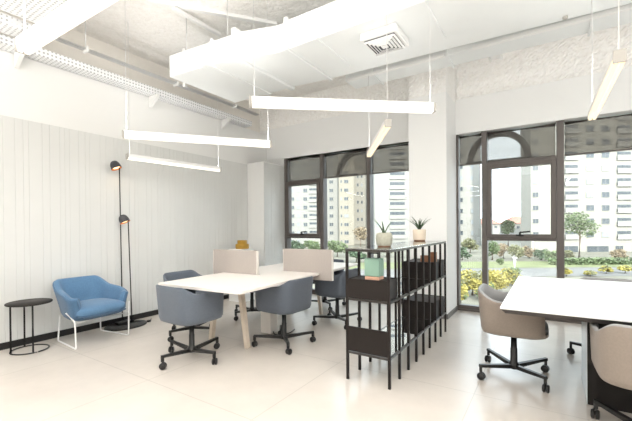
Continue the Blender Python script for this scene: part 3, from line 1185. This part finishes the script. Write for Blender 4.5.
# ================================================================== FLOOR LAMP
fl = thing('floor_lamp', 'tall black floor lamp with two domed heads on thin poles behind the armchair', 'lamp', (-4.745, 2.63, 0))
bm = bmesh.new()
lathe(bm, [(0, 0), (1., 0), (1.0, .014), (.97, .02), (0, .022)], 48, 0, (0, 0, 0), None, .205, .27)
obj('base', bm, M_BLACK, fl)
def lampstem(p0, p1, hc, label):
    bm = bmesh.new()
    hv = Vector(hc)
    tube(bm, fillet([p0, p1, (hv+Vector((0.0, 0.03, .02)))], .02), .0075, seg=10)
    pole = obj('pole', bm, M_BLACK, fl)
    rot = Matrix.Rotation(radians(24), 4, Vector((.6, -.75, 0)).normalized())
    mt = Matrix.Translation(hv) @ rot
    bm = bmesh.new()
    r, hh = .064, .095
    outer = [(r*sin(t) if False else r*(cos(t)**.75 if cos(t) > 0 else 0), hh*sin(t)-.03) for t in [pi/2*k/10 for k in range(11)]]
    outer = [(r*1.03, -.045)] + outer
    outer[-1] = (0, hh-.03)
    lathe(bm, outer, 28, 0, (0, 0, 0), mt)
    head = obj('shade', bm, M_GREYDOME, pole, fix=True)
    bm = bmesh.new()
    inner = [(r*1.03, -.045)] + [(r*.93*cos(t)**.75, (hh-.012)*sin(t)-.03) for t in [pi/2*k/10 for k in range(10)]] + [(0, hh-.042)]
    lathe(bm, inner, 28, 0, (0, 0, 0), mt)
    obj('copper_lining', bm, M_COPPER, head)
    bm = bmesh.new()
    lathe(bm, [(0, -.038), (.035, -.036), (.046, -.028), (.046, -.02), (0, -.02)], 20, 0, (0, 0, 0), mt)
    obj('light_disc', bm, M_BULB, head)
    ld = bpy.data.lights.new('head_lamp', 'SPOT')
    ld.energy = 1.2
    ld.color = (1, .75, .5)
    ld.spot_size = radians(130)
    ld.shadow_soft_size = .03
    lo = bpy.data.objects.new('head_lamp', ld)
    COL.objects.link(lo)
    lo.parent = head
    lo.matrix_local = mt @ Matrix.Translation((0, 0, -.05))
ox, oy = 4.745, -2.63
lampstem((-4.885+ox, 2.658+oy, .02), (-4.885+ox, 2.641+oy, 2.11), (-4.865+ox, 2.575+oy, 2.145), None)
lampstem((-4.773+ox, 2.727+oy, .02), (-4.773+ox, 2.690+oy, 1.40), (-4.79+ox, 2.64+oy, 1.425), None)
bm = bmesh.new()
bb(bm, -.14, -.03, -.08, .13, .021, .05, 0, .004)
obj('weight_block', bm, M_BLACK, fl)
bm = bmesh.new()
tube(bm, fillet([(-.05, .10, .03), (.02, .18, .026), (.06, .27, .008), (.02, .34, .007), (-.06, .40, .007)], .05), .005, seg=8)
lathe(bm, [(0, 0), (.03, 0), (.03, .018), (.02, .024), (0, .024)], 16, 0, (.06, .285, 0))
obj('power_cord', bm, M_BLACK, fl)

# ================================================================== BLACK SHELF
SX0, SX1, SY0, SY1 = -1.448, -1.072, 2.713, 4.556
sh = thing('metal_shelf', 'black metal open shelf divider with thin bars and box bins, holding two potted aloes', 'shelf', (SX0, SY0, 0))
W, L = SX1-SX0, SY1-SY0
P_ = .021
ZS = (.227, .679, 1.092)
for i in range(9):
    yy = i*L/8
    for x in (0, W):
        bm = bmesh.new()
        bb(bm, x-P_/2, x+P_/2, yy-P_/2, yy+P_/2, 0, ZS[2], 0, .0015)
        obj('post', bm, M_SHELF, sh)
for z in ZS:
    bm = bmesh.new()
    e = .011
    for x in (0, W):
        bb(bm, x-.009, x+.009, -P_/2+.001, L+P_/2-.001, z, z+.018)
    for yy in (0, L):
        bb(bm, .009, W-.009, yy-.009, yy+.009, z, z+.018)
    for i in range(1, 8):
        bb(bm, .009, W-.009, i*L/8-.008, i*L/8+.008, z+.002, z+.013)
    obj('rail', bm, M_SHELFRAIL, sh)
    bm = bmesh.new()
    if z < 1:
        bb(bm, P_/2+.001, W-P_/2-.001, .012, L-.012, z+.0135, z+.0185)
        obj('glass_board', bm, M_SHELFGLASS, sh)
    else:
        bb(bm, -P_/2-.002, W+P_/2+.002, -P_/2-.002, L+P_/2+.002, z+.0185, z+.026, 0, .001)
        obj('top_board', bm, glass_mat('top glass', (.42, .45, .45), .30, .05), sh)
def bin_(x0, x1, y0, y1, z0, z1, lid=True):
    bm = bmesh.new()
    t = .004
    bb(bm, x0, x1, y0, y0+t, z0, z1)
    bb(bm, x0, x1, y1-t, y1, z0, z1)
    bb(bm, x0, x0+t, y0+t, y1-t, z0, z1)
    bb(bm, x1-t, x1, y0+t, y1-t, z0, z1)
    bb(bm, x0+t, x1-t, y0+t, y1-t, z0, z0+t)
    if lid:
        bb(bm, x0+t, x1-t, y0+t, y1-t, z1-t-.006, z1-.006)
    obj('bin', bm, M_SHELF, sh)
g = P_/2+.001
bay = L/8
bin_(g, W-g, -.009, bay-g, .7, .863)
bin_(g, W-g, 6*bay+g-.02, 8*bay-g, .7, .890)
bin_(g, W-g, 6*bay+g-.02, 8*bay-g, .248, .440)
bm = bmesh.new()
bb(bm, g, W-g, -.008, -.002, .251, .455)
bb(bm, g, W-g, -.012, .002, .449, .458)
obj('front_panel', bm, M_SHELF, sh)


def aloe(t, n, h, seed, m, spread=.5):
    r = random.Random(seed)
    z0 = t['pz']
    for k in range(n):
        a = 2*pi*k/n+r.uniform(-.3, .3)
        ln = h*r.uniform(.65, 1.05)
        sp = spread*r.uniform(.45, 1.25)
        bm = bmesh.new()
        pts, rads = [], []
        for i in range(8):
            s = i/7
            rr = .006+sp*ln*(s**1.35)
            zz = z0-.006+ln*(s-.18*sp*s*s*2)
            pts.append(Vector((rr*cos(a), rr*sin(a), zz)))
            rads.append(.0085*(1-s)**.7+.0006)
        side = Vector((-sin(a), cos(a), 0))
        rows = []
        for p, q in zip(pts, rads):
            nrm = Vector((cos(a)*.5, sin(a)*.5, -.7)).normalized()
            rows.append([bm.verts.new(p+side*q*1.25), bm.verts.new(p+nrm*q*.55), bm.verts.new(p-side*q*1.25), bm.verts.new(p-nrm*q*.2)])
        for A, B in zip(rows[:-1], rows[1:]):
            for j in range(4):
                bm.faces.new((A[j], A[(j+1) % 4], B[(j+1) % 4], B[j])).smooth = True
        bm.faces.new(rows[0]); bm.faces.new(rows[-1])
        obj('leaf', bm, m, t)


TOPZ = ZS[2]+.026
p1 = thing('potted_aloe', 'sparse aloe in a rounded stone coloured pot at the near end of the shelf top', 'plant', (-1.268, 3.10, TOPZ), group='potted aloes on the shelf top')
bm = bmesh.new()
lathe(bm, [(0, .004), (.055, .004), (.066, .012), (.074, .04), (.075, .09), (.068, .122), (.062, .126), (.058, .122), (.060, .105), (0, .105)], 36)
obj('pot', bm, M_POT, p1)
bm = bmesh.new()
lathe(bm, [(0, 0), (.058, 0), (.06, .004), (.06, .010), (0, .010)], 36)
obj('saucer', bm, M_SAUCER, p1)
bm = bmesh.new()
lathe(bm, [(0, .110), (.0585, .108), (.0585, .104), (0, .104)], 24)
obj('soil', bm, M_SOIL, p1)
p1['pz'] = .115
aloe(p1, 5, .22, 4, M_ALOE, .72)
p2 = thing('potted_aloe', 'bushy aloe in a cream clay pot on the shelf top near the white column', 'plant', (-1.36, 4.47, TOPZ), group='potted aloes on the shelf top')
bm = bmesh.new()
lathe(bm, [(0, .012), (.066, .012), (.070, .018), (.073, .125), (.071, .13), (.064, .13), (.063, .112), (0, .112)], 36)
obj('pot', bm, M_POT2, p2)
bm = bmesh.new()
lathe(bm, [(0, 0), (.060, 0), (.062, .004), (.062, .015), (0, .015)], 36)
obj('saucer', bm, M_SAUCER, p2)
bm = bmesh.new()
lathe(bm, [(0, .117), (.0625, .115), (.0625, .111), (0, .111)], 24)
obj('soil', bm, M_SOIL, p2)
p2['pz'] = .12
aloe(p2, 16, .24, 9, M_ALOE, .85)
p2.scale = (1.1, 1.1, 1.1)

ln = thing('lantern', 'mint green lantern with black handle and beech foot on the shelf bin', 'lantern', (-1.232, 2.79, .8575))
bm = bmesh.new()
bb(bm, -.064, .064, -.05, .05, 0, .028, 0, .004)
obj('foot', bm, M_PINKWOOD, ln)
bm = bmesh.new()
bb(bm, -.068, .068, -.052, .052, .028, .178, 0, .010)
obj('body', bm, M_MINT, ln)
bm = bmesh.new()
for a, b in (((-.036, .178), (-.036, .226)), ((.036, .178), (.036, .226)), ((-.041, .221), (.041, .221))):
    bar(bm, (a[0], 0, a[1]), (b[0], 0, b[1]), .010, .012)
obj('handle', bm, M_BLACK, ln)
bm = bmesh.new()
bb(bm, -.055, .055, -.035, .035, 0, .075, 0, .004)
tag(obj('wooden_block', bm, M_BLOCK, loc=(-1.21, 4.22, .8845)), 'cherry wood block lying lower on the far shelf bin', 'block', 'wooden blocks on the far shelf bin')
bm = bmesh.new()
bb(bm, -.03, .03, -.03, .03, 0, .115, 0, .004)
tag(obj('wooden_block', bm, M_BLOCK, loc=(-1.125, 4.24, .8845)), 'taller upright cherry wood block on the far shelf bin', 'block', 'wooden blocks on the far shelf bin')

# ================================================================== OUTSIDE
GZ = -4.7
bm = bmesh.new()
g0 = [(-260, -20), (260, -20), (260, 320), (-260, 320)]
vs = [bm.verts.new((x, y, GZ)) for x, y in g0]
bm.faces.new(vs)
o = obj('ground', bm, M_EARTH)
o['kind'] = 'structure'
o['label'] = 'dry ground outside the windows'


def strip(name, d0, d1, m, dz, label, x0=-200, x1=900):
    bm = bmesh.new()
    q = [far_point(x0, CY, d0), far_point(x1, CY, d0), far_point(x1, CY, d1), far_point(x0, CY, d1)]
    a = [bm.verts.new((p.x, p.y, GZ+dz)) for p in q]
    bm.faces.new(a)
    o = obj(name, bm, m)
    o['kind'] = 'structure'
    o['label'] = label


strip('lawn', 51, 60, M_GRASS, .02, 'sunny green lawn before the far buildings')
strip('road', 42, 50, M_ROAD, .03, 'pale road beyond the yellow bushes')

# nearer facade wall of our own building, below the windows
bm = bmesh.new()
bb(bm, XL-.5, XR+.2, YB-.2, YW+.1, GZ, -.2)
struct('wall_outside_lower', bm, M_BWHITE)

WMESH = {}


def win_mesh(w, h, kind):
    k = (round(w, 1), round(h, 1), kind)
    if k in WMESH:
        return WMESH[k]
    bm = bmesh.new()
    if kind in ('w', 's'):
        bb(bm, -w/2, w/2, -.10, .02, -h/2, h/2, 0)
        n = 2 if w > 1.2 else 1
        for i in range(n):
            a, b = -w/2+.08+i*(w-.08)/n, -w/2+(i+1)*(w-.08)/n
            bb(bm, a, b, -.13, -.09, -h/2+.08, h/2-.08, 1)
        mats = [M_BWHITE, M_PANE if kind == 'w' else M_PANEL2]
    else:
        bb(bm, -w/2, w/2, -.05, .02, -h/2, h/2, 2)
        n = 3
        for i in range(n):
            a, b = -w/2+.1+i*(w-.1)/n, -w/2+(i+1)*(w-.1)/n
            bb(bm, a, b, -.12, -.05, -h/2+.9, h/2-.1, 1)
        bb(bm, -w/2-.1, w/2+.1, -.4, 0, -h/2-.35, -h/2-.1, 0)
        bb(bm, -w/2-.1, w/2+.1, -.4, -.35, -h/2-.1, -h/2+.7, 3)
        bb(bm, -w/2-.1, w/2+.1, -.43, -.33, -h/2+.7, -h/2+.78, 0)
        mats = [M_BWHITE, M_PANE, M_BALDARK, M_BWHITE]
    bmesh.ops.recalc_face_normals(bm, faces=bm.faces[:])
    me = bpy.data.meshes.new('balcony' if kind == 'b' else 'window')
    bm.to_mesh(me)
    bm.free()
    for m in mats:
        me.materials.append(m)
    WMESH[k] = me
    return me


def building(label, x0, x1, d, ytop, cols, wall, rowy, nrows, up_rows, floor_px, depth=12, ground=None, group='apartment blocks outside the windows'):
    xm = (x0+x1)/2
    base = far_point(xm, CY, d)
    t = thing('apartment_block', label, 'building', (base.x, base.y, GZ), YAW, group)
    s = d/FPX
    w = (x1-x0)*s
    ztop = far_point(xm, ytop, d).z-GZ
    bm = bmesh.new()
    bb(bm, -w/2, w/2, 0, depth, 0, ztop)
    bb(bm, -w/2-.2, w/2+.2, -.2, depth+.2, ztop, ztop+.5)
    obj('wall', bm, wall, t)
    for xc, wp, kind, hp in cols:
        for r in range(-up_rows, nrows):
            y = rowy+r*floor_px
            z = far_point(xc, y, d).z-GZ
            if z > ztop-1.2 or z < 1:
                continue
            kd = kind
            if kind == 'w' and R.random() < .12:
                kd = 's'
            o = bpy.data.objects.new('balcony' if kind == 'b' else 'window', win_mesh(wp*s, hp*s, kd))
            COL.objects.link(o)
            o.parent = t
            o.location = ((xc-xm)*s, 0, z)
    if ground:
        for xc, wp, y, hp in ground:
            o = bpy.data.objects.new('window', win_mesh(wp*s, hp*s, 'w'))
            COL.objects.link(o)
            o.parent = t
            o.location = ((xc-xm)*s, 0, far_point(xc, y, d).z-GZ)
    return t


building('tall ivory apartment block with balconies beyond the table, filling the right of the view', 531, 680, 80, 70,
         [(535.5, 6, 'w', 5), (571.5, 13, 'b', 7), (590, 8, 'w', 6), (605.5, 8, 'w', 6), (624, 14, 'b', 7), (645, 8, 'w', 6)],
         M_BIVORY, 181.5, 5, 6, 13.2, 4, ground=[(568, 20, 249, 6.5), (597.5, 22, 249.5, 7.5), (619, 8, 248, 5)])
building('narrow white apartment block seen beside the white column through the second window', 430, 481, 110, 100,
         [(460, 6, 'w', 4.5), (472, 3, 's', 5)], M_BWHITE, 178, 6, 5, 11.0, 14)
building('white apartment block with balconies behind the opening sash of the three bay window', 255, 338.8, 126, 120,
         [(292.5, 4, 'w', 3.5), (298.5, 3, 's', 3.5), (305.5, 4, 'w', 3.8), (314.5, 10, 'b', 4.5), (331.5, 4, 'w', 3.5)],
         M_BWHITE, 190.5, 7, 6, 8.5, 14)
building('cream apartment tower in the middle bay of the three bay window', 339.5, 354, 116, 95,
         [(346.5, 4.5, 'w', 3.4), (341.5, 1.8, 'w', 3.2)], M_BCREAM, 181.5, 8, 6, 8.6, 7)
building('pale tower set just behind the cream tower, cut by the window mullion', 353, 375, 124, 100,
         [(358, 2.2, 'w', 3.4), (362, 2.2, 'w', 3.4)], M_BIVORY, 185, 7, 6, 8.6, 14)
building('white apartment block with wide balconies behind the potted aloe', 374.5, 425, 106, 95,
         [(378.5, 4, 's', 4), (397.5, 15, 'b', 6)], M_BWHITE, 185, 6, 6, 9.9, 14)


def house(label, x0, x1, d, yeave, yridge):
    xm = (x0+x1)/2
    b = far_point(xm, CY, d)
    t = thing('house', label, 'house', (b.x, b.y, GZ), YAW, 'red roofed houses in the distance')
    s = d/FPX
    w = (x1-x0)*s
    ze, zr = far_point(xm, yeave, d).z-GZ, far_point(xm, yridge, d).z-GZ
    bm = bmesh.new()
    bb(bm, -w/2, w/2, 0, 10, 0, ze)
    obj('wall', bm, M_BWHITE, t)
    bm = bmesh.new()
    c = [bm.verts.new((x, y, ze)) for x, y in ((-w/2-.5, -.6), (w/2+.5, -.6), (w/2+.5, 10.6), (-w/2-.5, 10.6))]
    r = [bm.verts.new((x, 5, zr)) for x in (-w*.2, w*.2)]
    bm.faces.new((c[0], c[1], r[1], r[0])); bm.faces.new((c[2], c[3], r[0], r[1]))
    bm.faces.new((c[1], c[2], r[1])); bm.faces.new((c[3], c[0], r[0])); bm.faces.new(c[::-1])
    obj('roof', bm, M_RED, t)
    for xx in (-w*.25, w*.25):
        o = bpy.data.objects.new('window', win_mesh(1.3, 1.2, 'w'))
        COL.objects.link(o); o.parent = t
        o.location = (xx, 0, ze-1.4)


house('small red roofed white house beside the window mullion, far behind the sash', 480, 501, 175, 224, 218)
house('red roofed white house next to the ivory apartment block, far behind the sash', 513, 533, 140, 223.5, 216)


def foliage(bm, rx, ry, rz, cz, n, size, rnd, mi=0, blobs=6):
    cs = [(rnd.uniform(-.55, .55)*rx, rnd.uniform(-.55, .55)*ry, cz+rnd.uniform(-.55, .55)*rz) for _ in range(blobs)]
    for _ in range(n):
        c = rnd.choice(cs)
        v = Vector((rnd.gauss(0, 1), rnd.gauss(0, 1), rnd.gauss(0, 1))).normalized()*rnd.uniform(.55, 1)
        p = Vector((c[0]+v.x*rx*.5, c[1]+v.y*ry*.5, c[2]+v.z*rz*.5))
        a = Vector((rnd.gauss(0, 1), rnd.gauss(0, 1), rnd.gauss(0, 1))).normalized()
        s, u = basis(a)
        q = size*rnd.uniform(.6, 1.3)
        f = bm.faces.new([bm.verts.new(p+s*q*i+u*q*.6*j) for i, j in ((-1, -.4), (0, -1), (1, .4), (0, 1))])
        f.material_index = mi


def tree(name, label, x, ytop, d, wpx, m, cat='tree', crown=.6, n=1100, size=None, group=None, flowers=None):
    b = far_point(x, CY, d)
    rnd = random.Random(int(x*13+d))
    s = d/FPX
    hgt = far_point(x, ytop, d).z-GZ
    r = wpx*s/2
    t = thing(name, label, cat, (b.x, b.y, GZ), 0, group)
    rz = hgt*crown/2
    bm = bmesh.new()
    n = int(n*1.8)
    foliage(bm, r, r, rz, hgt-rz, n, size or max(.12, 1.1*s), rnd, 0, 11)
    if flowers:
        foliage(bm, r, r, rz, hgt-rz+.1, n//2, (size or .9*s)*.9, rnd, 1)
    obj('foliage', bm, [m, flowers] if flowers else m, t, fix=False)
    bm = bmesh.new()
    tube(bm, [(0, 0, 0), (.05*r, .04*r, (hgt-rz)*.6), (0, 0, hgt-rz*.7)], [.06*hgt**.5+.03, .045*hgt**.5+.02, .02], seg=8)
    for k in range(4):
        a = k*pi/2+.4
        tube(bm, [(0, 0, hgt-rz*1.7), (r*.5*cos(a), r*.5*sin(a), hgt-rz*.8)], [.05, .02], seg=6)
    obj('trunk', bm, M_TRUNK, t)
    return t


GT = 'trees outside the windows'
tree('tree', 'light green bushy tree in front of the ivory apartment block', 579, 208, 62, 36, M_LEAFM, crown=.62, n=900, group=GT)
tree('tree', 'small round green tree between the two red roofed houses', 508, 219, 105, 14, M_LEAFM, n=500, group=GT)
tree('tree', 'pale brown bare looking tree in the middle bay, before the pale tower', 360, 226, 90, 16, M_LEAFB, n=500, group=GT)
tree('tree', 'dark green tree low behind the felt screen, beside the sash handle', 296, 240, 70, 20, M_LEAF, crown=.7, n=700, group=GT)
tree('tree', 'mid green tree low behind the felt screen, beside the first mullion', 314, 240, 66, 18, M_LEAFM, crown=.7, n=700, group=GT)
tree('tree', 'feathery green tree at the foot of the cream tower', 337, 240, 72, 20, M_LEAFM, crown=.8, n=700, group=GT)
tree('tree', 'dark green tree behind the near shelf post, at the foot of the pale tower', 356, 248, 60, 22, M_LEAF, crown=.8, n=700, group=GT)
tree('tree', 'olive tree just behind the stone coloured pot', 386, 242, 70, 18, M_LEAFG, crown=.8, n=600, group=GT)
tree('tree', 'grey olive tree beyond the lawn, beside the white column', 470, 238, 80, 16, M_LEAFG, crown=.8, n=600, group=GT)
GBH = 'bushes outside the windows'
for x, yt, d, w, m, lab in (
        (492, 241, 63, 14, M_LEAFM, 'green bush below the sash, next to the mullion'),
        (503, 243, 66, 15, M_LEAFB, 'dry brown bush below the sash, beyond the lawn'),
        (516, 242, 63, 17, M_LEAFG, 'olive bush straight below the sash handle, beyond the lawn'),
        (529, 245, 66, 14, M_LEAFB, 'brown bush below the sash, beside the thin white lamp post'),
        (541, 247, 62, 14, M_LEAF, 'dark bush below the sash, near the second mullion'),
        (550, 250, 58, 13, M_LEAFM, 'green palm like bush touching the second mullion'),
        (500, 257, 55, 7, M_LEAFM, 'small round green bush standing on the lawn'),
        (566, 250, 62, 14, M_LEAFG, 'pale spiky bush under the light green tree'),
        (619, 249, 60, 15, M_LEAFB, 'bare brown bush before the ivory block at the photo edge'),
        (462, 246, 63, 17, M_LEAF, 'dark bush seen in the narrow bay beside the white column')):
    tree('bush', lab, x, yt, d, w, m, 'bush', .9, 420, None, GBH)
for x, yt, d, w, m, f, lab in (
        (460, 284, 27, 15, M_LEAFY, M_LEAFM, 'yellow bush lowest in the narrow bay beside the white column'),
        (472, 270, 31, 26, M_LEAFY, M_LEAFG, 'tall yellow bush in the narrow bay, just beside the mullion'),
        (493, 270, 32, 29, M_LEAFY, M_LEAFY, 'bright yellow bush just above the back of the taupe chair'),
        (512, 268, 36, 23, M_LEAFY, M_LEAFM, 'yellow green bush touching the corner of the white table'),
        (484, 281, 29, 22, M_LEAFY, M_LEAFM, 'yellow bush behind the mullion, beside the taupe chair')):
    tree('bush', lab, x, yt, d, w, m, 'bush', .92, 1100, .10, GBH, f)
for x, yt, d, w, lab in (
        (606, 266, 44, 14, 'small orange yellow bush before the hedge, over the far chair back'),
        (590, 271, 42, 12, 'low yellow bush by the road, just above the white table'),
        (625, 265, 44, 14, 'yellow bush at the photo edge above the white table'),
        (566, 268, 42, 12, 'low pale bush by the road right of the second mullion')):
    tree('bush', lab, x, yt, d, w, M_LEAFY, 'bush', .8, 260, .13, GBH, M_LEAFG)
tree('bush', 'grey green bush in the bottom corner of the narrow bay', 456, 262, 40, 13, M_LEAF, 'bush', .9, 420, .12, GBH)

bm = bmesh.new()
rnd = random.Random(3)
a, b = far_point(552, CY, 54.5), far_point(700, CY, 54.5)
for k in range(2600):
    t_ = rnd.random()
    p = a.lerp(b, t_)+Vector((rnd.uniform(-.7, .7), rnd.uniform(-.7, .7), 0))
    p.z = GZ+rnd.uniform(.05, 1.0)
    s, u = basis(Vector((rnd.gauss(0, 1), rnd.gauss(0, 1), rnd.gauss(0, 1))))
    bm.faces.new([bm.verts.new(p+s*.2*i+u*.13*j) for i, j in ((-1, 0), (0, -1), (1, 0), (0, 1))])
tag(obj('hedge', bm, M_LEAFM, fix=False), 'long clipped green hedge in front of the ivory apartment block', 'hedge')

def post(x, ytop, d, r, label):
    b = far_point(x, CY, d)
    hgt = far_point(x, ytop, d).z-GZ
    t = thing('street_lamp', label, 'street lamp', (b.x, b.y, GZ), 0, 'lamp posts outside')
    bm = bmesh.new()
    tube(bm, [(0, 0, 0), (0, 0, hgt-.25)], r, seg=12)
    obj('post', bm, M_WHITE, t)
    bm = bmesh.new()
    lathe(bm, [(0, hgt-.25), (r*1.3, hgt-.25), (r*1.8, hgt-.08), (r*1.2, hgt), (0, hgt)], 16)
    obj('lamp_head', bm, M_GREYCAP, t)
post(514.5, 257, 40, .14, 'thick white bollard lamp standing before the road below the sash')
post(533, 238, 60, .07, 'thin white lamp post on the lawn near the second mullion')

# ================================================================== LIGHT FROM OUTSIDE
w = bpy.data.worlds.new('sky')
scene.world = w
w.use_nodes = True
bg = w.node_tree.nodes['Background']
bg.inputs['Color'].default_value = (.82, .92, 1.0, 1)
bg.inputs['Strength'].default_value = 5.4
sun = bpy.data.lights.new('sun', 'SUN')
sun.energy = 8.0
sun.color = (1, .95, .86)
sun.angle = radians(2)
so = bpy.data.objects.new('sun', sun)
COL.objects.link(so)
so.rotation_euler = Vector((-.48, .74, -.56)).to_track_quat('-Z', 'Y').to_euler()

# ================================================================== CAMERA
cd = bpy.data.cameras.new('camera')
cam = bpy.data.objects.new('camera', cd)
COL.objects.link(cam)
cd.sensor_fit = 'HORIZONTAL'
cd.sensor_width = 36
cd.lens = FPX/632*36
cd.shift_y = (CY-210.5)/632
cd.clip_end = 1000
m3 = Matrix((rt, up, -fw)).transposed()
cam.matrix_world = Matrix.Translation(CAM) @ m3.to_4x4()
scene.camera = cam

vs_ = scene.view_settings
vs_.view_transform = 'Standard'
vs_.look = 'None'
vs_.gamma = 1
vs_.use_curve_mapping = False
vs_.exposure = 0.07
scene.cycles.max_bounces = 10
scene.cycles.diffuse_bounces = 6
scene.cycles.transparent_max_bounces = 16
